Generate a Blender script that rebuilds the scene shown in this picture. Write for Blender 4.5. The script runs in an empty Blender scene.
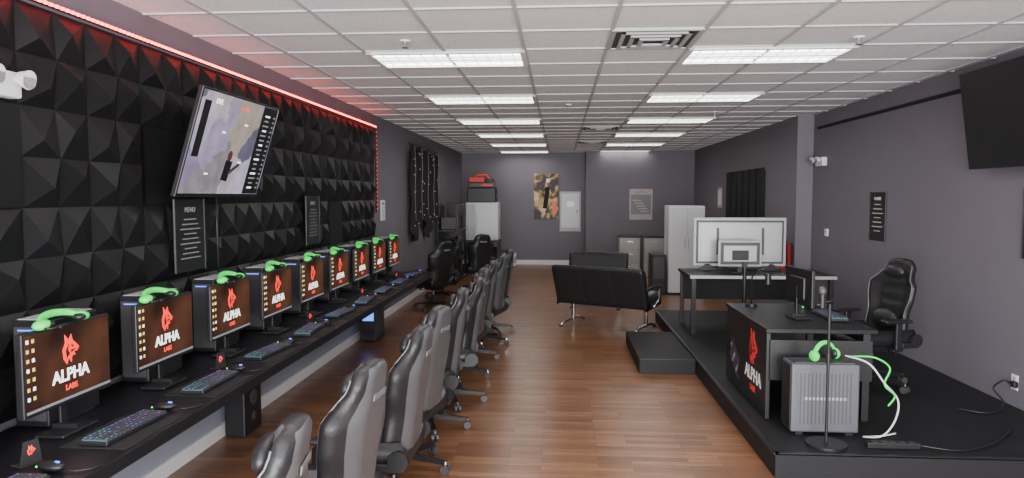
import bpy, bmesh, math, random
from mathutils import Matrix, Vector, Euler
random.seed(7)
D=bpy.data
SC=bpy.context.scene
H=2.98
# ------------------------------------------------------------ materials
def new_mat(name):
    m=D.materials.new(name); m.use_nodes=True
    nt=m.node_tree; return m,nt,nt.nodes['Principled BSDF']
def P(name,col,rough=.5,metal=0,emit=None,es=0,noise=0,nscale=30,bump=0,spec=None,coat=0):
    m,nt,b=new_mat(name)
    b.inputs['Base Color'].default_value=(*col,1)
    b.inputs['Roughness'].default_value=rough
    b.inputs['Metallic'].default_value=metal
    if spec is not None: b.inputs['Specular IOR Level'].default_value=spec
    if coat: b.inputs['Coat Weight'].default_value=coat
    if emit:
        b.inputs['Emission Color'].default_value=(*emit,1); b.inputs['Emission Strength'].default_value=es
    if noise or bump:
        tc=nt.nodes.new('ShaderNodeTexCoord'); n=nt.nodes.new('ShaderNodeTexNoise')
        n.inputs['Scale'].default_value=nscale; n.inputs['Detail'].default_value=4
        nt.links.new(tc.outputs['Object'],n.inputs['Vector'])
        if noise:
            r=nt.nodes.new('ShaderNodeMapRange'); r.inputs['To Min'].default_value=1-noise; r.inputs['To Max'].default_value=1+noise
            nt.links.new(n.outputs['Fac'],r.inputs['Value'])
            mx=nt.nodes.new('ShaderNodeVectorMath'); mx.operation='SCALE'; mx.inputs[0].default_value=col
            nt.links.new(r.outputs['Result'],mx.inputs['Scale']); nt.links.new(mx.outputs['Vector'],b.inputs['Base Color'])
        if bump:
            bp=nt.nodes.new('ShaderNodeBump'); bp.inputs['Strength'].default_value=bump; bp.inputs['Distance'].default_value=.01
            nt.links.new(n.outputs['Fac'],bp.inputs['Height']); nt.links.new(bp.outputs['Normal'],b.inputs['Normal'])
    return m
def wood_floor():
    m,nt,b=new_mat('laminate_wood'); N=nt.nodes; L=nt.links
    tc=N.new('ShaderNodeTexCoord')
    br=N.new('ShaderNodeTexBrick'); br.offset=.37; br.offset_frequency=2
    for k,v in {'Scale':1,'Brick Width':.62,'Row Height':.068,'Mortar Size':.0014,'Mortar Smooth':.1,'Bias':0}.items(): br.inputs[k].default_value=v
    br.inputs['Color1'].default_value=(.27,.128,.062,1); br.inputs['Color2'].default_value=(.14,.062,.030,1); br.inputs['Mortar'].default_value=(.05,.022,.011,1)
    L.new(tc.outputs['Object'],br.inputs['Vector'])
    mp=N.new('ShaderNodeMapping'); mp.inputs['Scale'].default_value=(2.2,30,1); L.new(tc.outputs['Object'],mp.inputs['Vector'])
    n=N.new('ShaderNodeTexNoise'); n.inputs['Scale'].default_value=1.6; n.inputs['Detail'].default_value=6; L.new(mp.outputs['Vector'],n.inputs['Vector'])
    r=N.new('ShaderNodeMapRange'); r.inputs['From Min'].default_value=.3; r.inputs['From Max'].default_value=.7; r.inputs['To Min'].default_value=.7; r.inputs['To Max'].default_value=1.25
    L.new(n.outputs['Fac'],r.inputs['Value'])
    s=N.new('ShaderNodeVectorMath'); s.operation='SCALE'; L.new(br.outputs['Color'],s.inputs[0]); L.new(r.outputs['Result'],s.inputs['Scale'])
    L.new(s.outputs['Vector'],b.inputs['Base Color'])
    b.inputs['Roughness'].default_value=.30
    return m
def game_picture():
    m,nt,b=new_mat('game_picture'); N=nt.nodes; L=nt.links
    tc=N.new('ShaderNodeTexCoord'); v=N.new('ShaderNodeTexVoronoi'); v.inputs['Scale'].default_value=3.4
    n=N.new('ShaderNodeTexNoise'); n.inputs['Scale'].default_value=9; n.inputs['Detail'].default_value=5
    L.new(tc.outputs['Object'],n.inputs['Vector'])
    sc=N.new('ShaderNodeVectorMath'); sc.operation='SCALE'; sc.inputs['Scale'].default_value=.18; L.new(n.outputs['Color'],sc.inputs[0])
    mx=N.new('ShaderNodeVectorMath'); mx.operation='ADD'; L.new(tc.outputs['Object'],mx.inputs[0]); L.new(sc.outputs['Vector'],mx.inputs[1]); L.new(mx.outputs['Vector'],v.inputs['Vector'])
    sp=N.new('ShaderNodeSeparateColor'); L.new(v.outputs['Color'],sp.inputs[0])
    cr=N.new('ShaderNodeValToRGB'); e=cr.color_ramp.elements
    e[0].position=0; e[0].color=(.05,.05,.07,1); e[1].position=1; e[1].color=(.50,.46,.55,1)
    for p,c in ((.22,(.20,.16,.26,1)),(.42,(.36,.32,.43,1)),(.58,(.30,.25,.20,1)),(.72,(.16,.15,.16,1)),(.86,(.27,.26,.30,1))):
        q=e.new(p); q.color=c
    L.new(sp.outputs[0],cr.inputs['Fac'])
    m2=N.new('ShaderNodeMapRange'); m2.inputs['To Min'].default_value=.5; m2.inputs['To Max'].default_value=1.5; L.new(n.outputs['Fac'],m2.inputs['Value'])
    s2=N.new('ShaderNodeVectorMath'); s2.operation='SCALE'; L.new(cr.outputs['Color'],s2.inputs[0]); L.new(m2.outputs['Result'],s2.inputs['Scale'])
    b.inputs['Base Color'].default_value=(0.01,.01,.01,1); L.new(s2.outputs['Vector'],b.inputs['Emission Color']); b.inputs['Emission Strength'].default_value=1.6; b.inputs['Roughness'].default_value=.35; b.inputs['Specular IOR Level'].default_value=.2
    return m
def ceil_tile():
    m,nt,b=new_mat('acoustic_ceiling_tile'); N=nt.nodes; L=nt.links
    tc=N.new('ShaderNodeTexCoord'); n=N.new('ShaderNodeTexNoise'); n.inputs['Scale'].default_value=90; n.inputs['Detail'].default_value=3
    L.new(tc.outputs['Object'],n.inputs['Vector'])
    cr=N.new('ShaderNodeValToRGB'); cr.color_ramp.elements[0].position=.34; cr.color_ramp.elements[0].color=(.60,.60,.63,1); cr.color_ramp.elements[1].position=.44; cr.color_ramp.elements[1].color=(.82,.82,.85,1)
    L.new(n.outputs['Fac'],cr.inputs['Fac']); L.new(cr.outputs['Color'],b.inputs['Base Color']); b.inputs['Roughness'].default_value=.95
    return m
def screen_mat():
    m,nt,b=new_mat('desktop_wallpaper'); N=nt.nodes; L=nt.links
    tc=N.new('ShaderNodeTexCoord'); n=N.new('ShaderNodeTexNoise'); n.inputs['Scale'].default_value=3
    L.new(tc.outputs['Object'],n.inputs['Vector'])
    cr=N.new('ShaderNodeValToRGB'); cr.color_ramp.elements[0].position=.35; cr.color_ramp.elements[0].color=(.022,.009,.005,1); cr.color_ramp.elements[1].position=.7; cr.color_ramp.elements[1].color=(.15,.055,.027,1)
    L.new(n.outputs['Fac'],cr.inputs['Fac']); b.inputs['Base Color'].default_value=(.006,.005,.005,1)
    L.new(cr.outputs['Color'],b.inputs['Emission Color']); b.inputs['Emission Strength'].default_value=1; b.inputs['Roughness'].default_value=.45; b.inputs['Specular IOR Level'].default_value=.12
    return m
def art_mat():
    m,nt,b=new_mat('canvas_art'); N=nt.nodes; L=nt.links
    tc=N.new('ShaderNodeTexCoord'); v=N.new('ShaderNodeTexNoise'); v.inputs['Scale'].default_value=3.0; v.inputs['Distortion'].default_value=1.2
    L.new(tc.outputs['Object'],v.inputs['Vector']); cr=N.new('ShaderNodeValToRGB'); e=cr.color_ramp.elements
    e[0].position=.42; e[0].color=(.03,.02,.02,1); e[1].position=.70; e[1].color=(.75,.7,.55,1)
    q=e.new(.50); q.color=(.35,.2,.06,1); q=e.new(.58); q.color=(.6,.42,.18,1)
    L.new(v.outputs['Fac'],cr.inputs['Fac']); L.new(cr.outputs['Color'],b.inputs['Base Color']); return m
M_wall=P('grey_wall_paint',(.158,.146,.172),.55,noise=.05,nscale=3,bump=.08,spec=.35)
M_knee=P('knee_wall_paint',(.29,.31,.38),.5,noise=.04,nscale=4)
M_panel=P('black_pvc_panel',(.008,.008,.009),.42,noise=.1,nscale=20,spec=.25)
M_floor=wood_floor(); M_tile=ceil_tile()
M_tbar=P('ceiling_grid_white',(.50,.50,.53),.5)
M_white=P('white_trim',(.75,.75,.77),.4)
M_lens=P('fluorescent_lens',(.9,.9,.9),.4,emit=(1,.985,.93),es=10)
M_led=P('red_led',(.9,.02,.02),.4,emit=(1,.03,.02),es=19)
M_led2=P('red_led_dim',(.9,.02,.02),.4,emit=(1,.03,.02),es=2.0)
M_blk=P('black_plastic',(.012,.012,.014),.40,spec=.4)
M_blkm=P('black_matte',(.016,.016,.018),.75,noise=.1,nscale=40,spec=.3)
M_desk=P('black_laminate',(.010,.010,.012),.34,noise=.1,nscale=15,spec=.3)
M_plat=P('black_carpeted_riser',(.010,.010,.012),.6,noise=.25,nscale=60,bump=.2,spec=.3)
M_leaB=P('black_leatherette',(.014,.014,.016),.40,bump=.15,nscale=120,spec=.4)
M_leaG=P('grey_leatherette',(.075,.077,.082),.36,bump=.15,nscale=120)
M_pipe=P('grey_piping',(.14,.14,.15),.5)
M_green=P('green_headset_plastic',(.02,.75,.08),.4,emit=(.02,.8,.1),es=.3)
M_greenL=P('green_led',(.0,.6,.1),.4,emit=(.05,1,.2),es=3)
M_blueL=P('blue_led',(.05,.1,.8),.4,emit=(.1,.2,1),es=2.5)
M_cyan=P('cyan_key_led',(.02,.12,.14),.4,emit=(.1,.6,.7),es=.55)
M_kblue=P('blue_key_led',(.02,.04,.14),.4,emit=(.12,.25,.9),es=.6)
M_kpur=P('purple_key_led',(.06,.02,.14),.4,emit=(.45,.15,.8),es=.5)
M_scr=screen_mat(); M_red=P('logo_red',(.8,.02,.02),.4,emit=(1,.03,.02),es=1.3)
M_wtxt=P('screen_white',(.8,.8,.8),.4,emit=(1,1,1),es=1.6)
M_icon=P('desktop_icon',(.5,.4,.1),.4,emit=(.8,.65,.2),es=1.0)
M_taskb=P('task_bar',(.1,.1,.1),.4,emit=(.35,.36,.4),es=.6)
M_game=game_picture()
M_chrome=P('chrome',(.7,.7,.72),.2,1)
M_steel=P('grey_steel',(.35,.36,.37),.4,.5)
M_grille=P('case_grey_mesh',(.10,.105,.12),.45,.4,noise=.35,nscale=160)
M_frid=P('appliance_white',(.62,.63,.65),.4)
M_dgrey=P('dark_grey_plastic',(.05,.05,.055),.45)
M_lgrey=P('light_grey_plastic',(.40,.41,.43),.4)
M_paper=P('poster_print',(.50,.44,.44),.6,noise=.35,nscale=9)
M_prntr=P('printed_red',(.65,.03,.03),.5)
M_prntw=P('printed_white',(.75,.75,.75),.5)
M_prntg=P('printed_grey',(.22,.22,.23),.5)
M_art=art_mat()
M_orange=P('orange_plastic',(.8,.12,.02),.4)
M_kb=P('printed_purple',(.05,.03,.08),.5,noise=.5,nscale=30)
M_cloth=P('black_netting',(.015,.014,.014),.9,noise=.4,nscale=30)
M_bulb=P('string_bulb',(.5,.5,.48),.4)
M_vent=P('vent_metal',(.4,.4,.42),.5)
M_ventd=P('vent_dark',(.05,.05,.05),.8)
M_taupe=P('taupe_metal',(.36,.35,.34),.5)
# ------------------------------------------------------------ builder
class B:
    def __init__(s): s.bm=bmesh.new(); s.m=[]
    def mi(s,m):
        if m not in s.m: s.m.append(m)
        return s.m.index(m)
    def add(s,tb,mat=None,M=None,smooth=False):
        if M is not None: tb.transform(M)
        if mat is not None:
            i=s.mi(mat)
            for f in tb.faces: f.material_index=i
        for f in tb.faces: f.smooth=smooth
        me=D.meshes.new('t'); tb.to_mesh(me); tb.free(); s.bm.from_mesh(me); D.meshes.remove(me)
    def box(s,c,sz,mat,rot=(0,0,0),bev=0,seg=2):
        tb=bmesh.new(); bmesh.ops.create_cube(tb,size=1)
        bmesh.ops.scale(tb,vec=sz,verts=tb.verts)
        if bev: bmesh.ops.bevel(tb,geom=tb.edges[:],offset=min(bev,min(sz)*.48),segments=seg,affect='EDGES',profile=.5)
        s.add(tb,mat,Matrix.Translation(c)@Euler(rot).to_matrix().to_4x4(),smooth=False)
    def cyl(s,a,b,r,mat,r2=None,seg=16):
        a=Vector(a);b=Vector(b);d=b-a
        tb=bmesh.new(); bmesh.ops.create_cone(tb,cap_ends=True,segments=seg,radius1=r,radius2=r if r2 is None else r2,depth=d.length)
        q=Vector((0,0,1)).rotation_difference(d.normalized()).to_matrix().to_4x4()
        s.add(tb,mat,Matrix.Translation((a+b)/2)@q,smooth=False)
    def ell(s,c,sz,mat,rot=(0,0,0),n=16):
        tb=bmesh.new(); bmesh.ops.create_uvsphere(tb,u_segments=n,v_segments=max(6,n//2),radius=1)
        bmesh.ops.scale(tb,vec=sz,verts=tb.verts)
        s.add(tb,mat,Matrix.Translation(c)@Euler(rot).to_matrix().to_4x4(),smooth=True)
    def tube(s,pts,r,mat,seg=8,flat=1):
        pts=[Vector(p) for p in pts]; tb=bmesh.new(); rings=[]
        prev=None
        for i,p in enumerate(pts):
            t=(pts[min(i+1,len(pts)-1)]-pts[max(i-1,0)]).normalized()
            if prev is None:
                u=t.orthogonal().normalized()
            else:
                u=(prev-t*prev.dot(t)).normalized()
            prev=u; w=t.cross(u)
            rings.append([tb.verts.new(p+u*math.cos(k*2*math.pi/seg)*r+w*math.sin(k*2*math.pi/seg)*r*flat) for k in range(seg)])
        for a,b in zip(rings,rings[1:]):
            for k in range(seg): tb.faces.new((a[k],a[(k+1)%seg],b[(k+1)%seg],b[k]))
        tb.faces.new(rings[0][::-1]); tb.faces.new(rings[-1])
        s.add(tb,mat,None,True)
    def poly(s,pts,th,mat,M=None):
        tb=bmesh.new(); a=[tb.verts.new((x,-th/2,z)) for x,z in pts]; b=[tb.verts.new((x,th/2,z)) for x,z in pts]
        n=len(pts); tb.faces.new(a); tb.faces.new(b[::-1])
        for i in range(n): tb.faces.new((a[i],b[i],b[(i+1)%n],a[(i+1)%n]))
        bmesh.ops.recalc_face_normals(tb,faces=tb.faces)
        bmesh.ops.triangulate(tb,faces=[f for f in tb.faces if len(f.verts)>4])
        s.add(tb,mat,M)
    def text(s,t,size,c,mat,rot=(math.pi/2,0,0),ext=.001,align='CENTER',bold=0):
        cu=D.curves.new('t','FONT'); cu.body=t; cu.size=size; cu.extrude=ext; cu.align_x=align; cu.offset=bold*size
        o=D.objects.new('t',cu); SC.collection.objects.link(o)
        dg=bpy.context.evaluated_depsgraph_get(); me=D.meshes.new_from_object(o.evaluated_get(dg))
        tb=bmesh.new(); tb.from_mesh(me); D.meshes.remove(me); D.objects.remove(o); D.curves.remove(cu)
        s.add(tb,mat,Matrix.Translation(c)@Euler(rot).to_matrix().to_4x4())
    def shell(s,fn,nu,nv,mf):
        """closed padded slab; fn(u,v,side)->Vector ; mf(u,v,side)->material"""
        tb=bmesh.new(); G={}
        for sd in (0,1):
            for i in range(nu+1):
                for j in range(nv+1): G[sd,i,j]=tb.verts.new(fn(i/nu*2-1,j/nv,sd))
        def F(vs,m):
            f=tb.faces.new(vs); f.material_index=s.mi(m)
        for i in range(nu):
            for j in range(nv):
                u=(i+.5)/nu*2-1; v=(j+.5)/nv
                F((G[0,i,j],G[0,i+1,j],G[0,i+1,j+1],G[0,i,j+1]),mf(u,v,0))
                F((G[1,i,j],G[1,i,j+1],G[1,i+1,j+1],G[1,i+1,j]),mf(u,v,1))
        for j in range(nv):
            F((G[0,0,j],G[0,0,j+1],G[1,0,j+1],G[1,0,j]),mf(-1,(j+.5)/nv,2)); F((G[0,nu,j],G[1,nu,j],G[1,nu,j+1],G[0,nu,j+1]),mf(1,(j+.5)/nv,2))
        for i in range(nu):
            F((G[0,i,0],G[1,i,0],G[1,i+1,0],G[0,i+1,0]),mf(0,0,2)); F((G[0,i,nv],G[0,i+1,nv],G[1,i+1,nv],G[1,i,nv]),mf(0,1,2))
        bmesh.ops.recalc_face_normals(tb,faces=tb.faces)
        s.add(tb,None,None,True)
    def wolf(s,sc,c,mat,dark,y=0):
        T=Matrix.Translation(c)@Matrix.Diagonal((sc,1,sc,1))
        s.poly([(-.62,-.55),(-.7,.05),(-.45,.5),(-.5,1),(-.15,.62),(.1,.95),(.2,.55),(.5,.3),(.78,.02),(.6,-.2),(.3,-.2),(.42,-.42),(.1,-.45),(.05,-.85),(-.2,-.5),(-.35,-.9)],.003,mat,T)
        T2=T@Matrix.Translation((0,-.002,0))
        s.poly([(-.4,-.5),(-.45,0),(-.2,.35),(-.28,.0),(-.12,-.25)],.003,dark,T2)
        s.poly([(0,.3),(.3,.2),(.1,.12)],.003,dark,T2)
        s.poly([(-.05,-.05),(.45,-.02),(.05,-.2)],.003,dark,T2)
    def obj(s,name,loc=(0,0,0),rz=0):
        me=D.meshes.new(name)
        s.bm.to_mesh(me); s.bm.free()
        for m in s.m: me.materials.append(m)
        o=D.objects.new(name,me); SC.collection.objects.link(o); o.location=loc; o.rotation_euler=(0,0,rz); return o
def dup(o,loc,rz=0):
    n=D.objects.new(o.name.split('.')[0],o.data); SC.collection.objects.link(n); n.location=loc; n.rotation_euler=(0,0,rz); return n
def slab(name,x0,x1,y0,y1,z0,z1,mat,bev=0):
    b=B(); b.box((0,0,0),(x1-x0,y1-y0,z1-z0),mat,bev=bev); return b.obj(name,((x0+x1)/2,(y0+y1)/2,(z0+z1)/2))
def smooth(pts,n=6):
    pts=[Vector(p) for p in pts]; out=[]
    for i in range(len(pts)-1):
        p0=pts[max(i-1,0)];p1=pts[i];p2=pts[i+1];p3=pts[min(i+2,len(pts)-1)]
        for k in range(n):
            t=k/n; out.append(.5*((2*p1)+(p2-p0)*t+(2*p0-5*p1+4*p2-p3)*t*t+(3*p1-p0-3*p2+p3)*t**3))
    return out+[pts[-1]]
HP=math.pi/2
XL=-2.63; XR=3.6; XRF=3.38; YF=-1.6
# ------------------------------------------------------------ room
slab('floor',-2.9,3.9,YF-.1,18.9,-.1,0,M_floor)
slab('ceiling',-2.9,3.9,YF-.1,18.9,H,H+.1,M_tile)
slab('wall_left',XL-.12,XL,YF,18.7,0,H,M_wall)
slab('wall_right',XR,XR+.12,YF,10.3,0,H,M_wall)
slab('wall_right_rear',XRF,XR+.12,10.3,18.0,0,H,M_wall)
slab('wall_back',XL,.66,18.7,18.85,0,H,M_wall)
slab('wall_back_right',.66,XRF,18.0,18.85,0,H,M_wall)
# storefront wall: mullioned window bay behind the camera
b=B(); b.box((.48,0,.12),(6.2,.12,.24),M_wall); b.box((.48,0,H-.12),(6.2,.12,.24),M_wall)
for x in (-2.55,-1.1,.45,2.0,3.5): b.box((x,0,H/2),(.1,.12,H-.48),M_steel)
b.obj('window_1',(0,YF,0))
slab('baseboard_back',XL+.02,.66,18.68,18.7,0,.12,M_white)
slab('baseboard_left_rear',XL,XL+.02,9.95,18.68,0,.1,M_white)
slab('baseboard_back_right',.66,XRF,17.98,18,0,.1,M_wall)
slab('wall_left_knee',XL,XL+.06,1.2,9.9,0,.70,M_knee)
slab('baseboard_left',XL+.06,XL+.08,1.2,9.9,0,.10,M_white)
# ceiling grid
b=B(); p=.635; y0=5.55
x=-1.55-p
while x<XR+.1:
    if x>XL: b.box((x,8.6,H-.006),(.026,20.4,.012),M_tbar)
    x+=p
k=-12
while y0+k*.61<18.7:
    y=y0+k*.61
    if y>YF: b.box((.48,y,H-.005),(6.3,.026,.010),M_tbar)
    k+=1
b.obj('trim_ceiling_grid')
# light fixtures
b=B(); w=1.27; d=.61
b.box((0,0,-.012),(w,.03,.024),M_white); 
for sx in (-1,1): b.box((sx*(w/2-.02),0,-.014),(.04,d,.028),M_white)
for sy in (-1,1): b.box((0,sy*(d/2-.02),-.014),(w,.04,.028),M_white)
b.box((0,0,-.004),(w-.08,d-.08,.006),M_lens)
for i in range(1,3): b.box((0,-d/2+i*d/3,-.012),(w-.08,.012,.022),M_white)
for i in range(1,12): b.box((-w/2+i*w/12,0,-.010),(.005,d-.08,.014),M_white)
f=b.obj('ceiling_light_fixture',(-.915,5.86,H))
first=True
for r in range(6):
    for xc in (-.915,1.625):
        if first: first=False; continue
        dup(f,(xc,5.86+2.44*r,H))
for xc in (-.915,1.625):
    for yy in (.98,3.42): dup(f,(xc,yy,H))
# air diffusers
b=B()
for i in range(4):
    s=.30-i*.07
    for a in (0,1,2,3):
        c=(math.cos(a*HP)*s,math.sin(a*HP)*s,-.012-.006*i)
        b.box(c,(.03,2*s+.03,.014),M_vent,rot=(0,0,a*HP))
b.box((0,0,-.006),(.6,.6,.006),M_ventd)
v=b.obj('ceiling_air_vent',(.67,5.245,H)); dup(v,(.67,11.95,H)); dup(v,(.67,15,H))
b=B(); b.cyl((0,0,0),(0,0,-.012),.04,M_white); b.cyl((0,0,-.01),(0,0,-.05),.012,M_chrome); b.cyl((0,0,-.05),(0,0,-.055),.025,M_chrome)
v=b.obj('fire_sprinkler',(-1.15,5.2,H)); dup(v,(2.15,5.3,H)); dup(v,(.1,8.9,H)); dup(v,(2.1,9.8,H))
# ------------------------------------------------------------ diamond panels
def panels():
    b=B(); tb=bmesh.new(); T=.5
    y1=9.75; ncol=17; rows=4; zt=2.78; rh=(zt-.76)/rows
    flats={(13,1),(14,0),(10,1),(3,2)}
    for c in range(ncol):
        for r in range(rows):
            ya=y1-(c+1)*T; za=zt-(r+1)*rh
            def V(u,v,dd): return tb.verts.new((dd,ya+u*T,za+v*rh))
            if (c,r) in flats:
                tb.faces.new([V(.01,.01,.012),V(.99,.01,.012),V(.99,.99,.012),V(.01,.99,.012)]); continue
            for i in (0,1):
                for j in (0,1):
                    au=.5+(-.17 if i==0 else .17); av=.5+(-.30 if j==0 else .30)
                    if (i+j)%2: au,av=.5+(-.30 if i==0 else .30),.5+(-.17 if j==0 else .17)
                    cs=[(i*.5,j*.5),(i*.5+.5,j*.5),(i*.5+.5,j*.5+.5),(i*.5,j*.5+.5)]
                    hs=[.022 if (abs(x-.5)<.1 and abs(y-.5)<.1) else 0 for x,y in cs]
                    for k in range(4):
                        a=cs[k];bb=cs[(k+1)%4]
                        tb.faces.new((V(a[0],a[1],hs[k]),V(bb[0],bb[1],hs[(k+1)%4]),V(au,av,.050)))
    b.add(tb,M_panel)
    b.box((-.005,y1-ncol*T/2,.76+(zt-.76)/2),(.008,ncol*T,zt-.76),M_panel)
    return b.obj('diamond_wall_panels',(XL+.01,0,0))
panels()
b=B()
b.box((0,5.5,2.80),(.02,8.54,.02),M_blkm)
for i in range(213): b.box((.014,1.25+i*.04,2.80),(.012,.022,.014),M_led)
b.box((0,9.77,2.2),(.02,.02,1.2),M_blkm)
for i in range(20): b.box((.014,9.77,1.65+i*.06),(.010,.010,.014),M_led2)
b.obj('led_strip_light',(XL+.035,0,0))
# ------------------------------------------------------------ long desk
b=B(); b.box((0,5.55,.73),(.74,8.7,.04),M_desk,bev=.006)
b.box((.365,5.55,.715),(.012,8.7,.06),M_blk,bev=.003)
for y in (1.9,3.5,5.1,6.7,8.3,9.6):
    b.poly([(-.30,0),(.22,0),(.22,-.04),(-.30,-.30)],.03,M_blkm,Matrix.Translation((0,y,.711)))
for k in range(6):
    r=random.Random(k); y=2.5+k*1.35
    b.tube([(-.26,y,.70),(-.22,y+.05,.5+r.uniform(-.05,.05)),(-.23,y+.25,.42),(-.22,y+.5,.5),(-.26,y+.55,.70)],.007,M_blk,seg=6)
b.tube([(.18,1.4+i*.3,.69-.012*math.sin(i*1.3)) for i in range(28)],.008,M_blk)
b.obj('long_gaming_desk',(XL+.375+.062,0,0))
# ------------------------------------------------------------ monitors (front faces -Y)
def monitor():
    b=B(); W=.565; Hh=.365; zc=.32
    b.box((0,0.01,zc),(W,.03,Hh),M_blk,bev=.006)
    b.box((0,.03,zc-.01),(W*.55,.03,Hh*.6),M_blk,bev=.012)
    b.box((0,-.0065,zc+.004),(W-.02,.002,Hh-.03),M_scr)
    b.box((0,-.008,zc-Hh/2+.024),(W-.02,.001,.012),M_taskb)
    b.wolf(.072,(0.0,-.009,zc+.062),M_red,M_scr)
    b.text('ALPHA',.078,(0,-.009,zc-.075),M_wtxt,bold=.02)
    b.text('LABS',.036,(0,-.009,zc-.120),M_red,bold=.02)
    for i in range(2):
        for j in range(7): 
            b.box((-W/2+.025+i*.032,-.008,zc+.145-j*.041),(.014,.001,.016),(M_icon if (i+j)%3 else M_wtxt))
    b.box((0,.04,.18),(.045,.015,.28),M_blk,bev=.005)
    b.box((0,.02,.010),(.24,.14,.016),M_blk,bev=.006)
    b.poly([(-.02,.0),(.02,0),(.02,.03),(-.02,.03)],.12,M_blk,Matrix.Translation((0,.02,.01)))
    return b.obj('desktop_monitor',(XL+.39,3.02,.75),HP)
def headset():
    b=B(); pts=[]
    for i in range(19):
        a=math.pi*i/18; pts.append((math.cos(a)*.115,-.02+.05*math.sin(a),.014+math.sin(a)*.034))
    b.tube(pts,.019,M_green,seg=10,flat=.8)
    b.tube([(p[0]*.93,p[1],p[2]*.7) for p in pts[3:-3]],.012,M_blk,seg=8)
    for sx in (-1,1):
        b.ell((sx*.125,-.02,.0205),(.042,.034,.022),M_green,rot=(0,sx*.15,0))
        b.ell((sx*.10,-.028,.0185),(.028,.030,.018),M_blk)
    b.tube([(-.13,-.03,.01),(-.15,-.06,.008),(-.11,-.09,.008)],.005,M_blk)
    b.ell((-.105,-.093,.01),(.012,.008,.008),M_blk)
    return b
def keyboard():
    b=B(); b.box((0,0,.012),(.44,.135,.02),M_blk,bev=.005)
    rr=random.Random(4)
    for r in range(5):
        for c in range(15):
            b.box((-.196+c*.028,-.05+r*.025,.0255),(.0225,.0195,.010),M_dgrey)
            if rr.random()<.45: b.box((-.196+c*.028,-.05+r*.025,.0308),(.009,.009,.0008),(M_cyan,M_kblue,M_kpur)[min(2,int(c/5+rr.random()*.8))])
    for k,(x,m) in enumerate(((-.14,M_cyan),(0,M_kblue),(.14,M_kpur))): b.box((x,0,.0225),(.14,.118,.001),(M_cyan if k<2 else M_kblue))
    return b.obj('gaming_keyboard')
def mouse():
    b=B(); b.ell((0,0,.0205),(.031,.06,.020),M_blk); b.box((0,-.03,.040),(.006,.018,.006),M_blueL); b.box((0,.056,.018),(.03,.006,.006),M_greenL)
    b.tube([(0,-.055,.012),(.01,-.10,.006),(.04,-.14,.006),(.08,-.16,.006)],.003,M_blk,seg=6); 
    return b.obj('gaming_mouse')
mon=monitor(); hs=headset().obj('gaming_headset'); kb=keyboard(); mo=mouse()
b=B(); b.box((0,0,.0015),(.43,.30,.003),M_blkm,bev=.001); mat=b.obj('desk_mat')
b=B(); b.box((0,0,.255),(.36,.165,.50),M_blk,bev=.008); b.box((0,0,.008),(.3,.15,.014),M_dgrey); b.box((0,0,.5065),(.32,.14,.004),M_lgrey)
b.box((-.182,0,.255),(.004,.14,.44),M_dgrey); b.box((-.185,.0,.46),(.003,.10,.006),M_blueL)
for i in range(8): b.box((0,-.084,.10+i*.04),(.28,.003,.012),M_dgrey)
pc=b.obj('desktop_computer')
b=B(); b.poly([(-.045,0),(.045,0),(.03,.10),(-.03,.10)],.004,M_blkm); b.box((0,.02,.004),(.09,.06,.006),M_blkm); b.wolf(.022,(0,-.003,.06),M_red,M_blkm); card=b.obj('table_tent_card')
PX=XL+.39
for i in range(-1,9):
    y=3.02+.79*i
    if i!=0: dup(mon,(PX,y,.75),HP)
    r=random.Random(i+50)
    for o,(x,yy,z,rz) in ((hs,(PX-.012,y+r.uniform(-.09,.0),.75+.32+.1835,HP)),(kb,(PX+.25,y+.02,.7535,HP+r.uniform(-.1,.1))),(mo,(PX+.25,y+.33,.7505,HP+r.uniform(-.2,.2))),(mat,(PX+.25,y+.0,.7502,HP)),(pc,(XL+.185,y+.20,.7505,HP)),(card,(PX+.12,y+.39,.7505,HP-.3))):
        if o is card and i%2==0: continue
        if o.location.length<.001 and not o.get('u'): o.location=(x,yy,z); o.rotation_euler=(0,0,rz); o['u']=1
        else: dup(o,(x,yy,z),rz)
b=B(); b.box((0,0,.22),(.16,.30,.44),M_blk,bev=.012); b.cyl((.081,0,.28),(.086,0,.28),.06,M_dgrey); b.cyl((.081,0,.13),(.086,0,.13),.035,M_dgrey); b.box((.082,0,.4),(.004,.05,.01),M_blueL)
b.obj('floor_speaker',(XL+.18,5.2,0))
b=B(); b.box((0,0,.23),(.20,.42,.44),M_blk,bev=.012); b.box((.102,0,.23),(.004,.34,.36),M_dgrey); b.box((0,-.212,.35),(.14,.004,.16),M_blueL); b.box((0,-.212,.12),(.14,.004,.1),M_blkm)
for s in (-1,1):
    for t in (-1,1): b.cyl((s*.07,t*.16,0),(s*.07,t*.16,.012),.015,M_blk)
b.obj('computer_tower',(XL+.24,8.75,0))
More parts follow.
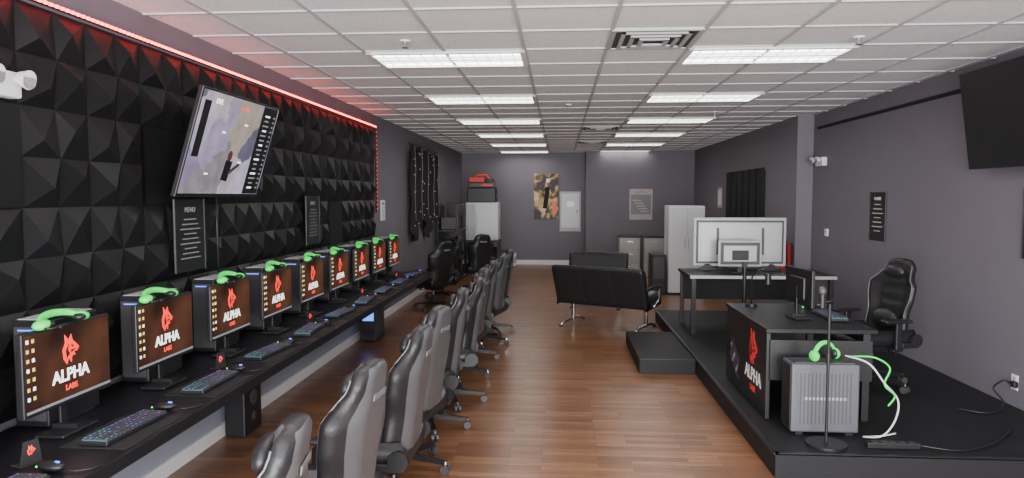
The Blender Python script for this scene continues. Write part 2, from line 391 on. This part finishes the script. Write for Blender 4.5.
# ------------------------------------------------------------ gaming chair (front -Y)
def chair(name,A,Bm):
    b=B()
    lean=.15
    def wv(v):
        pts=[(0,.215),(.15,.235),(.35,.225),(.55,.262),(.68,.268),(.78,.20),(.84,.165),(.94,.155),(1,.12)]
        for (a,x),(c,y) in zip(pts,pts[1:]):
            if v<=c: t=(v-a)/(c-a); t=t*t*(3-2*t); return x+(y-x)*t
        return pts[-1][1]
    Lb=.74
    def back(u,v,sd):
        w=wv(v); edge=abs(u)
        bol=.085*max(0,(edge-.45)/.55)**1.6*(1 if v<.72 else max(.25,1-(v-.72)*5))
        th=.055*(1-.55*edge**4)*(1 if .03<v<.97 else .6)
        pad=.012*math.cos(v*math.pi*7)*(1 if edge<.55 else 0)
        y=-bol-(th+abs(pad) if sd==0 else -th*.55)
        z=v*Lb - (.02*edge**2 if v>.9 else 0)
        p=Vector((u*w,y,z)); p=Matrix.Rotation(-lean,3,'X')@p
        return p+Vector((0,.20,.38))
    def mb(u,v,sd):
        e=abs(u)
        if sd==2: return Bm
        if sd==1: return A if (e<.82) else Bm
        if .74<v<.80 and e<.6: return M_blkm
        return A if (.45<e<.9) else Bm
    b.shell(back,18,30,mb)
    def seat(u,v,sd):
        w=.255 if v>.3 else .235+.02*(v/.3)
        e=abs(u); bol=.06*max(0,(e-.5)/.5)**1.5
        y=.24-v*.50
        t=.04 if (v>.03 and v<.97) else .015
        dz=.01*math.cos(v*math.pi*5)*(e<.6)
        z=.43+(t+bol+dz if sd==0 else -.045+(.03 if e>.9 else 0))-.02*(v>.9)
        return Vector((u*w,y,z))
    b.shell(seat,16,18,lambda u,v,sd: (A if (.5<abs(u)<.92 and sd==0) else Bm))
    R=Matrix.Rotation(-lean,3,'X')
    p=R@Vector((0,-.10,.18))+Vector((0,.2,.40)); b.ell(p,(.16,.05,.085),Bm,rot=(-lean,0,0))
    p=R@Vector((0,-.085,.62))+Vector((0,.2,.38)); b.ell(p,(.12,.045,.06),Bm,rot=(-lean,0,0))
    p=R@Vector((0,.036,.60))+Vector((0,.2,.38)); b.box(p,(.14,.006,.03),M_pipe,rot=(-lean,0,0),bev=.002)
    for s in (-1,1):
        b.cyl((s*.255,.215,.44),(s*.285,.215,.44),.055,M_blk,seg=20)
        b.box((s*.27,.16,.40),(.02,.16,.05),M_blk,bev=.008)
        b.box((s*.30,0,.375),(.06,.10,.02),M_blk,bev=.006)
        b.box((s*.325,0,.49),(.028,.06,.24),M_blk,bev=.01)
        b.box((s*.325,-.02,.62),(.085,.26,.03),M_blk,bev=.014,seg=3)
    b.box((0,0,.365),(.34,.30,.03),M_blk,bev=.008)
    b.box((0,.0,.335),(.18,.24,.05),M_blk,bev=.012)
    b.tube([(.09,0,.34),(.22,0,.34),(.27,0,.345)],.008,M_chrome); b.ell((.28,0,.345),(.03,.014,.012),M_blk)
    b.cyl((0,0,.20),(0,0,.33),.018,M_chrome); b.cyl((0,0,.10),(0,0,.23),.028,M_blk)
    b.cyl((0,0,.075),(0,0,.13),.045,M_blk,r2=.035,seg=20)
    for k in range(5):
        a=k*2*math.pi/5+.3; c,s_=math.cos(a),math.sin(a)
        tb=bmesh.new(); bmesh.ops.create_cube(tb,size=1)
        for v in tb.verts:
            out=v.co.x>0; v.co=Vector((.32 if out else .03, v.co.y*(.035 if out else .06), (.085 if v.co.z>0 else .06) if out else (.125 if v.co.z>0 else .08)))
        bmesh.ops.bevel(tb,geom=tb.edges[:],offset=.006,segments=2,affect='EDGES')
        b.add(tb,M_blk,Matrix.Rotation(a,4,'Z'))
        cx,cy=c*.32,s_*.32
        b.cyl((cx,cy,.05),(cx,cy,.085),.011,M_chrome,seg=8)
        t=(-s_,c)
        for q in (-1,1): b.cyl((cx+t[0]*q*.008,cy+t[1]*q*.008,.029),(cx+t[0]*q*.028,cy+t[1]*q*.028,.029),.029,M_dgrey,seg=16)
        b.ell((cx,cy,.045),(.022,.022,.02),M_blk,n=10)
    for s in (-1,1):
        b.tube([back(s*.98,v/20,0)+Vector((0,-.002,0)) for v in range(1,20)],.004,M_pipe,seg=6)
    return b
ch=chair('gaming_chair',M_leaG,M_leaB).obj('gaming_chair',(-1.14,2.12,0),-HP+.15)
CX=-1.10
for k in range(1,10):
    r=random.Random(k*3)
    dup(ch,(CX+.015*k+r.uniform(-.04,.04),2.20+.79*k+r.uniform(-.06,.06),0),-HP+r.uniform(-.3,.25))
chb=chair('gaming_chair',M_leaB,M_leaB).obj('gaming_chair',(2.74,6.3,.167),-HP+.25)
for x,y,r in ((-2.05,11.2,-2.2),(-2.1,12.4,-1.2),(-1.6,13.4,-2.6)): dup(chb,(x,y,0),r)
# ------------------------------------------------------------ wall TVs
def tv(W,Hh,on):
    b=B(); b.box((0,0,0),(W,.035,Hh),M_blk,bev=.006)
    b.box((0,.035,-.05),(W*.6,.05,Hh*.55),M_blk,bev=.02)
    b.box((0,-.019,.006),(W-.03,.002,Hh-.045),M_game if on else M_blk)
    if on:
        b.box((W*.37,-.0205,.006),(W*.21,.002,Hh-.05),M_blk)
        b.box((-W*.42,-.0205,.10),(W*.07,.002,Hh-.36),M_blk)
        for i in range(16): 
            b.box((W*.37-.03,-.022,Hh*.38-i*.038),(W*.10*random.uniform(.5,1),.001,.012),M_taskb if i%3 else M_wtxt)
            b.box((W*.37+.09,-.022,Hh*.38-i*.038),(.03,.001,.012),M_taskb)
        b.text('LIVE',.05,(-W*.30,-.022,Hh*.38),M_wtxt); b.text('ROUND 3',.03,(.02,-.022,Hh*.38),M_red)
        # player figure silhouette and weapon, lower centre
        b.ell((-.02,-.0205,-.06),(.035,.001,.04),M_scr); b.box((-.02,-.0205,-.17),(.10,.002,.15),M_blk,rot=(0,.1,0)); b.box((.08,-.0215,-.15),(.16,.001,.03),M_dgrey,rot=(0,-.5,0))
        for x,z in ((-.2,.1),(.1,.18),(.14,-.1),(-.3,-.2)): b.box((x,-.0215,z),(.05,.001,.012),M_wtxt)
    return b
o=tv(1.2,.74,True).obj('wall_television',(-2.37,4.93,2.18)); o.rotation_euler=Euler((math.radians(17) ,0,HP),'XYZ')
o2=tv(1.4,.80,False).obj('wall_television',(3.40,5.48,2.45)); o2.rotation_euler=Euler((math.radians(8),0,-HP),'XYZ')
def bracket(x0,x1,y,z):
    b=B(); s=1 if x1>x0 else -1
    b.box((x0+s*.01,y,z),(.02,.3,.3),M_blk); b.box(((x0+x1)/2,y,z+.04),(abs(x1-x0),.05,.05),M_blk); b.box(((x0+x1)/2,y,z-.06),(abs(x1-x0),.05,.03),M_blk)
    return b.obj('television_wall_bracket')
bracket(XL+.05,-2.44,4.93,2.15); bracket(XR,3.46,5.48,2.42)
b=B(); b.tube([(XL+.1,5.02,1.85),(XL+.09,5.03,1.6),(XL+.1,5.02,1.3),(XL+.09,5.04,1.27)],.007,M_blk); b.obj('hanging_cable')
def sign(W,Hh,lines,title,name,loc,rz,mat=M_blk,ink=M_prntw):
    b=B(); b.box((0,0,0),(W,.012,Hh),mat,bev=.003)
    for sx in (-1,1): b.box((sx*(W/2-.006),-.004,0),(.010,.012,Hh),M_dgrey)
    b.text(title,.05,(0,-.0075,Hh/2-.09),ink)
    for i in range(lines): b.box((0,-.0072,Hh/2-.14-i*(Hh-.2)/lines),(W*(.4+.25*((i*7)%3)/2),.001,.008),ink)
    return b.obj(name,loc,rz)
sign(.40,.50,9,'MENU','framed_sign',(XL+.070,4.68,1.56),HP,ink=M_prntg)
sign(.40,.50,9,'RULES','framed_sign',(XL+.070,7.1,1.58),HP,ink=M_prntg)
sign(.40,.55,7,'HOURS','framed_sign',(XR-.006,8.2,1.60),-HP)
sign(.40,.55,7,'PRICES','framed_sign',(XR-.006,5.50,1.62),-HP)
b=B(); b.box((0,0,0),(.24,.01,.3),M_prntw,bev=.002); b.text('RULES',.05,(0,-.006,.08),M_blk)
for i in range(6): b.box((0,-.006,.04-i*.03),(.17,.001,.006),M_blk)
b.obj('paper_notice',(XL+.005,10.25,1.62),HP)
def emerg():
    b=B(); b.box((0,.0,0),(.26,.07,.12),M_white,bev=.012,seg=3)
    for s in (-1,1):
        b.cyl((s*.09,-.03,.02),(s*.09,-.06,.03),.012,M_white); b.cyl((s*.09,-.055,.03),(s*.09,-.10,.02),.03,M_white,r2=.045,seg=20); b.cyl((s*.09,-.10,.02),(s*.09,-.103,.02),.04,M_chrome,seg=20)
    return b
o=emerg().obj('emergency_light',(XL+.099,3.0,2.34),HP); dup(o,(XR-.036,9.9,2.30),-HP)
b=B(); b.box((0,0,0),(.10,.025,.10),M_white,bev=.008); b.box((0,-.014,.015),(.05,.002,.025),M_lgrey); b.obj('thermostat',(XR-.013,9.7,1.34),-HP)
slab('trim_conduit_right',XR-.03,XR,3.2,10.1,2.76,2.79,M_blkm)
b=B(); b.box((0,0,0),(.08,.008,.12),M_white,bev=.003)
for z in (-.028,.028): b.box((0,-.005,z),(.034,.003,.03),M_lgrey,bev=.001)
b.obj('wall_outlet',(XR-.004,5.72,.36),-HP)
b=B(); b.box((0,-.02,0),(.05,.035,.05),M_blk,bev=.006); b.tube(smooth([(0,-.04,0),(.0,-.10,.03),(-.06,-.14,-.05),(.04,-.12,-.13),(.12,-.20,-.173),(.2,-.35,-.173),(.1,-.5,-.173)]),.007,M_blk)
b.obj('power_cord',(XR-.006,5.69,.35),-HP)
slab('trim_pillar_corner',XRF-.012,XRF+.03,10.285,10.30,.0,H,M_wall)
b=B()
for i in range(6): b.box((0,-1.1+i*.44,0),(.03,.34,1.0),M_blkm,bev=.004)
b.box((.018,0,0),(.012,2.6,.9),M_blkm); b.obj('wall_slat_panel',(XRF-.024,13.15,1.8))
b=B(); b.box((0,0,0),(.34,.015,.42),M_paper,bev=.002); b.box((0,-.009,0),(.26,.002,.3),M_prntw); b.obj('framed_photo',(XRF-.0075,15.1,1.8),-HP)
# fire extinguisher hung on the rear right wall
b=B(); b.cyl((0,0,0),(0,0,.36),.085,M_prntr,seg=28); b.ell((0,0,.36),(.085,.085,.06),M_prntr); b.ell((0,0,0),(.085,.085,.03),M_prntr); b.cyl((0,0,.40),(0,0,.46),.025,M_chrome)
b.box((0,-.05,.47),(.03,.14,.02),M_blk,rot=(-.3,0,0)); b.box((0,-.05,.50),(.03,.14,.015),M_blk,rot=(-.55,0,0)); b.box((0,-.083,.2),(.11,.012,.16),M_prntw)
b.tube([(0,.03,.45),(.09,.0,.44),(.115,0,.3),(.11,0,.12)],.012,M_blk); b.cyl((.11,0,.12),(.11,0,.05),.012,M_blk,r2=.022); b.box((0,.09,.25),(.08,.03,.3),M_blk)
b.obj('fire_extinguisher',(XRF-.108,10.44,.74),-HP)
b=B(); b.box((0,0,0),(.64,.03,1.2),M_art,bev=.003); b.box((.22,-.017,-.3),(.12,.002,.35),M_orange); b.box((.05,-.017,.42),(.1,.004,.1),M_prntw)
b.box((.0,-.017,-.1),(.12,.002,.45),M_blkm,rot=(0,.15,0)); b.ell((.03,-.017,.18),(.07,.002,.08),M_blkm)
b.obj('canvas_painting',(-.37,18.684,1.82))
b=B(); b.box((0,0,0),(.56,.03,1.06),M_lgrey,bev=.006); b.box((0,-.018,.02),(.46,.01,.9),M_frid,bev=.004); b.box((.18,-.026,.0),(.02,.01,.08),M_blk); b.box((0,-.024,.2),(.2,.002,.15),M_steel)
b.obj('electrical_panel',(.27,18.684,1.42))
b=B(); b.box((0,0,0),(.58,.02,.78),M_paper,bev=.003); b.box((0,-.011,.0),(.5,.002,.5),M_prntg)
for i in range(5): b.box((-.1+.05*i,-.013,.1-.07*i),(.22,.002,.03),M_paper)
b.text('ALPHA',.10,(0,-.012,.28),M_prntr); b.obj('wall_poster',(2.05,17.99,1.62))
# ------------------------------------------------------------ platform
b=B(); b.box((2.5,7.42,.083),(2.2,5.74,.166),M_plat,bev=.004); b.box((1.405,7.42,.162),(.03,5.74,.014),M_blk); b.box((2.5,4.565,.162),(2.2,.03,.014),M_blk); b.obj('stage_platform')
b=B(); b.box((1.11,7.95,.075),(.57,1.5,.15),M_plat,bev=.004); b.box((1.11,7.215,.146),(.57,.03,.012),M_blk); b.obj('stage_step')
PZ=.168
b=B()
b.box((0,0,.67),(.80,1.26,.035),M_desk,bev=.006)
b.box((-.375,0,.33),(.03,1.22,.65),M_blk,bev=.003)
b.box((0,.60,.33),(.74,.03,.65),M_blk); b.box((0,-.60,.45),(.74,.02,.30),M_blk)
for y in (-.58,.58): b.box((.33,y,.325),(.05,.05,.65),M_blk)
b.box((.33,0,.60),(.03,1.1,.05),M_blk)
R=Matrix.Translation((-.392,0,0))@Matrix.Rotation(-HP,4,'Z')
sb=B(); sb.wolf(.15,(.26,0,.46),M_prntr,M_blk); sb.text('ALPHA',.15,(.26,0,.20),M_prntw,bold=.01); sb.text('LABS',.07,(.26,0,.12),M_prntr)
sb.box((-.32,0,.26),(.30,.002,.18),M_dgrey,rot=(0,.5,0))
for i in range(6):
    for j in range(4): sb.box((-.43+i*.040+j*.018,-.002,.35-.022*i-.042*j),(.03,.002,.03),(M_kb if (i+j)%3 else M_prntg),rot=(0,.5,0))
me=D.meshes.new('t'); sb.bm.transform(R); 
off=[b.mi(m) for m in sb.m]
for f_ in sb.bm.faces: f_.material_index=off[f_.material_index]
sb.bm.to_mesh(me); b.bm.from_mesh(me)
b.obj('streaming_desk',(1.92,5.85,PZ))
dz=PZ+.6885
o=dup(mon,(1.92,5.70,dz),HP+.1); o.scale=(.85,.85,.80)
dup(kb,(2.17,5.75,dz),HP); dup(mo,(2.15,6.15,dz),HP)
b=B(); b.cyl((0,0,0),(0,0,.02),.05,M_blk); b.tube([(0,0,.02),(0,0,.25),(.02,-.05,.34),(.08,-.2,.28)],.008,M_blk); b.cyl((.08,-.2,.22),(.08,-.2,.31),.025,M_blk); b.obj('desk_microphone_arm',(1.7,6.3,dz))
b=B(); b.box((0,0,.26),(.46,.22,.48),M_grille,bev=.012)
b.box((0,-.112,.26),(.38,.004,.40),M_grille); b.box((0,-.113,.26),(.30,.003,.02),M_steel)
for i in range(14): b.box((-.17+i*.026,-.1145,.26),(.010,.002,.36),M_dgrey)
b.box((-.232,0,.26),(.006,.18,.44),M_blk); b.box((0,0,.503),(.40,.16,.006),M_dgrey)
for s in (-1,1): b.box((s*.17,0,.01),(.05,.2,.02),M_blk)
b.obj('computer_tower',(1.84,5.02,PZ))
b=B(); pts=[(math.cos(math.pi*i/18)*.10,.0,.03+.10*math.sin(math.pi*i/18)) for i in range(19)]
b.tube(pts,.016,M_green,seg=10,flat=.7)
for sx in (-1,1): b.ell((sx*.10,0,.042),(.028,.042,.040),M_green); b.ell((sx*.08,0,.042),(.022,.038,.036),M_blk)
b.obj('gaming_headset',(1.86,5.0,PZ+.508),.5)
b=B()
b.tube(smooth([(.02,0,0),(.12,-.14,-.02),(.22,-.16,-.15),(.34,-.1,-.28),(.30,-.16,-.40),(.2,-.20,-.5),(.10,-.14,-.53),(.24,-.1,-.535),(.36,-.04,-.535)]),.006,M_white); b.tube(smooth([(.06,-.02,.0),(.16,-.14,.02),(.28,-.10,-.06),(.22,-.16,-.16),(.3,-.14,-.24),(.24,-.18,-.3)]),.006,M_green); b.obj('coiled_cables',(1.98,5.0,PZ+.545))
b=B(); b.cyl((0,0,0),(0,0,.018),.13,M_blk,seg=28); b.cyl((0,0,.018),(0,0,.95),.010,M_blk); b.cyl((0,0,.55),(0,0,.62),.016,M_blk); b.tube([(0,0,.93),(.03,.02,.97),(-.10,-.05,.95)],.007,M_blk); b.cyl((-.06,-.03,.93),(-.06,-.03,1.02),.02,M_blk); b.ell((-.06,-.03,1.04),(.026,.026,.03),M_dgrey)
b.obj('microphone_stand',(1.78,4.72,PZ))
b=B(); b.box((0,0,.02),(.34,.06,.04),M_blk,bev=.006)
for i in range(5): b.box((-.12+i*.06,0,.041),(.03,.03,.003),M_dgrey)
b.tube(smooth([(.17,0,.02),(.4,-.05,.01),(.7,.1,.01),(1.0,.4,.01)]),.006,M_blk); b.obj('power_strip',(2.2,4.70,PZ))
b=B(); b.box((0,0,.70),(1.7,.85,.035),M_desk,bev=.004)
b.box((0,-.43,.70),(1.7,.01,.036),M_lgrey)
for sx in (-1,1):
    for sy in (-1,1): b.box((sx*.8,sy*.38,.343),(.05,.05,.686),M_blk)
b.box((0,.36,.5),(1.6,.02,.35),M_blkm)
b.obj('folding_table',(2.4,8.85,PZ))
tz=PZ+.720
b=B(); b.box((0,0,.36),(1.16,.05,.62),M_lgrey,bev=.015); b.box((0,-.028,.36),(1.09,.01,.55),M_dgrey,bev=.004); b.box((0,-.036,.36),(1.04,.008,.50),M_steel,bev=.004); b.box((0,-.042,.37),(.98,.008,.44),M_steel,bev=.004)
for s in (-1,1): b.poly([(-.12,0),(.12,0),(.02,.08),(-.02,.08)],.05,M_blk,Matrix.Translation((s*.4,0,0)))
for s in (-1,1): b.box((s*.28,-.05,.37),(.03,.02,.34),M_dgrey)
b.obj('flat_television',(2.28,9.08,tz-.001))
b=B(); b.box((0,0,.24),(.52,.03,.32),M_lgrey,bev=.008); b.box((0,-.018,.24),(.47,.006,.27),M_dgrey); b.box((0,-.02,.24),(.40,.02,.20),M_steel,bev=.006); b.box((0,-.03,.22),(.2,.02,.12),M_blk,bev=.006); b.box((0,0,.05),(.05,.02,.12),M_blk); b.box((0,0,.008),(.22,.16,.014),M_blk,bev=.004)
b.obj('monitor_back',(2.2,8.72,tz))
b=B(); b.cyl((0,0,0),(0,0,.02),.13,M_blk,seg=20); b.cyl((0,0,.02),(0,0,.88),.022,M_blk); b.box((0,0,.9),(.05,.05,.06),M_blk); b.obj('speaker_stand',(2.05,7.9,PZ))
# ------------------------------------------------------------ padded bench on chrome beam, back toward camera
def bench(n,pw=.46):
    b=B(); W=n*pw; hw=W/2
    b.box((0,.05,.33),(W,.06,.05),M_chrome,bev=.01)
    def seam(u): 
        t=((u+1)/2*n)%1; return .012*(1 if min(t,1-t)<.03 else 0)
    b.shell(lambda u,v,sd: Vector((u*hw,.32-v*.54,.36+.05*(1-v)+(.10-seam(u) if sd==0 else -.04)-(.03*(abs(u)>.97)))),n*12,8,lambda u,v,sd:M_leaB)
    b.shell(lambda u,v,sd: Vector((u*hw,-.16-.20*v+(.08 if sd==0 else -.04+seam(u))*(1 if .05<v<.95 else .6),.32+.55*v-(.02*(abs(u)>.97)))),n*12,12,lambda u,v,sd:M_leaB)
    for s in (0,n):
        x=-W/2+pw*s
        b.tube([(x,.30,.58),(x,.0,.60),(x,-.22,.58)],.022,M_blk)
        b.tube([(x,.28,.58),(x,.22,.40),(x,.05,.33)],.014,M_chrome)
    for x in (-W/2+.12,W/2-.12):
        b.box((x,.05,.19),(.05,.05,.30),M_chrome,bev=.008)
        b.tube([(x,-.32,.02),(x,-.2,.05),(x,.05,.07),(x,.28,.05),(x,.38,.02)],.02,M_chrome)
        for y in (-.32,.38): b.cyl((x,y,0),(x,y,.02),.025,M_blk)
    return b
bench(3,.45).obj('waiting_bench',(.66,9.80,0),-.50)
bench(2,.50).obj('waiting_bench',(.62,11.7,0),-.15+math.pi)
# ------------------------------------------------------------ rear furniture
b=B(); b.box((0,0,.84),(.66,.55,1.62),M_frid,bev=.012)
for s in (-1,1): b.box((s*.163,-.282,.86),(.315,.02,1.52),M_frid,bev=.006); b.box((s*.03,-.297,.95),(.012,.015,.2),M_steel)
for s in (-1,1): b.box((s*.28,0,.015),(.06,.4,.03),M_blk)
b.obj('storage_cabinet',(2.34,13.4,0))
b=B(); b.box((0,0,.38),(.26,.5,.74),M_blk,bev=.01); b.box((0,0,.006),(.24,.48,.012),M_blk); b.box((0,-.252,.5),(.2,.01,.4),M_dgrey); b.obj('trash_bin',(1.83,13.3,0))
def cab():
    b=B(); b.box((0,0,.45),(.46,.5,.88),M_taupe,bev=.006)
    for i in range(3):
        b.box((0,-.256,.17+i*.28),(.42,.014,.25),M_taupe,bev=.004); b.box((0,-.27,.24+i*.28),(.14,.016,.02),M_chrome)
    b.box((0,0,.01),(.42,.46,.02),M_blk); b.box((0,0,.905),(.48,.52,.03),M_blk,bev=.004); return b
o=cab().obj('filing_cabinet',(1.58,16.2,0)); dup(o,(2.12,16.1,0))
b=B(); b.box((0,0,1.25),(.74,.6,.86),M_frid,bev=.015); b.box((.12,-.308,1.25),(.48,.02,.8),M_frid,bev=.006); b.box((-.25,-.306,1.25),(.2,.014,.8),M_lgrey); b.box((-.10,-.325,1.3),(.015,.02,.3),M_steel)
b.box((0,0,.79),(.8,.64,.05),M_blk)
for sx in (-1,1):
    for sy in (-1,1): b.box((sx*.37,sy*.28,.385),(.05,.05,.77),M_blk)
b.box((0,0,.25),(.76,.6,.03),M_blk); b.box((0,.1,.45),(.6,.4,.36),M_blkm,bev=.02)
b.obj('mini_fridge_cart',(-1.78,16.2,0))
b=B(); b.box((0,0,.17),(.66,.40,.34),M_blk,bev=.02); b.box((0,0,.40),(.6,.36,.12),M_dgrey,bev=.02); b.box((-.12,-.05,.52),(.34,.28,.12),M_prntr,bev=.02); b.box((.12,-.185,.40),(.24,.01,.05),M_prntr); b.box((.18,0,.50),(.2,.26,.08),M_blk,bev=.02); b.tube([(-.2,0,.55),(-.1,0,.64),(.1,0,.64),(.2,0,.5)],.02,M_orange)
b.obj('storage_case_stack',(-1.80,16.2,1.682))
b=B()
for z in (.02,.45,.9,1.35): b.box((0,0,z+.02),(.45,1.3,.03),M_blk)
for sx in (-1,1):
    for sy in (-1,1): b.box((sx*.2,sy*.62,.70),(.035,.035,1.4),M_blk)
for i in range(5): b.box((0,-.48+i*.24,.485+.12),(.3,.18,.24),(M_blkm,M_dgrey,M_blk,M_kb,M_dgrey)[i],bev=.01)
for i in range(4): b.box((0,-.42+i*.28,.935+.11),(.3,.2,.22),(M_dgrey,M_prntr,M_blk,M_blkm)[i],bev=.01)
for i in range(4): b.box((0,-.42+i*.28,.055+.13),(.32,.22,.26),M_blkm,bev=.01)
b.obj('storage_shelf',(XL+.27,15.18,0)).scale=(1,1,1.2)
b=B(); b.box((0,0,.24),(.36,.3,.46),M_blk,bev=.02); b.box((0,0,.005),(.3,.26,.01),M_blk); b.box((0,-.152,.3),(.26,.01,.2),M_dgrey); b.obj('subwoofer_box',(-1.35,17.3,.0))
b=B()
for i,(c,z) in enumerate(((M_white,.02),(M_lgrey,.14),(M_white,.26))): b.box((0,0,z+.05),(.24,.24,.10),c,bev=.012)
b.box((0,0,.01),(.26,.26,.02),M_blk); b.obj('stacked_containers',(-1.25,18.0,0))
# netting with string lights on left wall
tb=bmesh.new(); ny,nz=50,20; G=[[None]*(nz+1) for _ in range(ny+1)]
for i in range(ny+1):
    for j in range(nz+1):
        y=11.9+i*.05; z=2.72-j*(1.5+.2*math.sin(i*.25))/nz
        G[i][j]=tb.verts.new((.07+.045*math.sin(i*.9+.4*math.sin(j*.6)),y,z-(.10*math.sin(i*math.pi/15)**2 if j==0 else 0)))
for i in range(ny):
    for j in range(nz): tb.faces.new((G[i][j],G[i+1][j],G[i+1][j+1],G[i][j+1]))
b=B(); b.add(tb,M_cloth,None,True)
b.cyl((.07,11.8,2.73),(.07,14.5,2.73),.012,M_blk)
r=random.Random(5)
for i in range(36): b.ell((.13,11.95+r.uniform(0,2.4),r.uniform(1.25,2.65)),(.010,.010,.013),M_bulb,n=8)
for y in (12.0,12.6,13.2,13.8,14.35): b.tube([(.13,y,2.7),(.135,y+.04,2.3),(.13,y-.03,1.9),(.135,y+.03,1.4)],.005,M_prntg,seg=5)
b.obj('curtain_with_string_lights',(XL,0,0))
# ------------------------------------------------------------ lights & world
w=D.worlds.new('sky'); SC.world=w; w.use_nodes=True
bg=w.node_tree.nodes['Background']; bg.inputs['Color'].default_value=(.85,.92,1,1); bg.inputs['Strength'].default_value=3.5
la=D.lights.new('window_daylight','AREA'); la.shape='RECTANGLE'; la.size=6; la.size_y=2.4; la.energy=1150; la.color=(1,.98,.97)
o=D.objects.new('window_daylight',la); SC.collection.objects.link(o); o.location=(.5,YF-.25,1.5); o.rotation_euler=(HP,0,0)
# ------------------------------------------------------------ camera
cam=D.cameras.new('camera'); cam.sensor_width=36; cam.lens=700/1024*36; cam.clip_start=.05
co=D.objects.new('camera',cam); SC.collection.objects.link(co); co.location=(0,0,1.83)
co.rotation_euler=(HP-math.radians(3.51),0,math.radians(3.92)); SC.camera=co
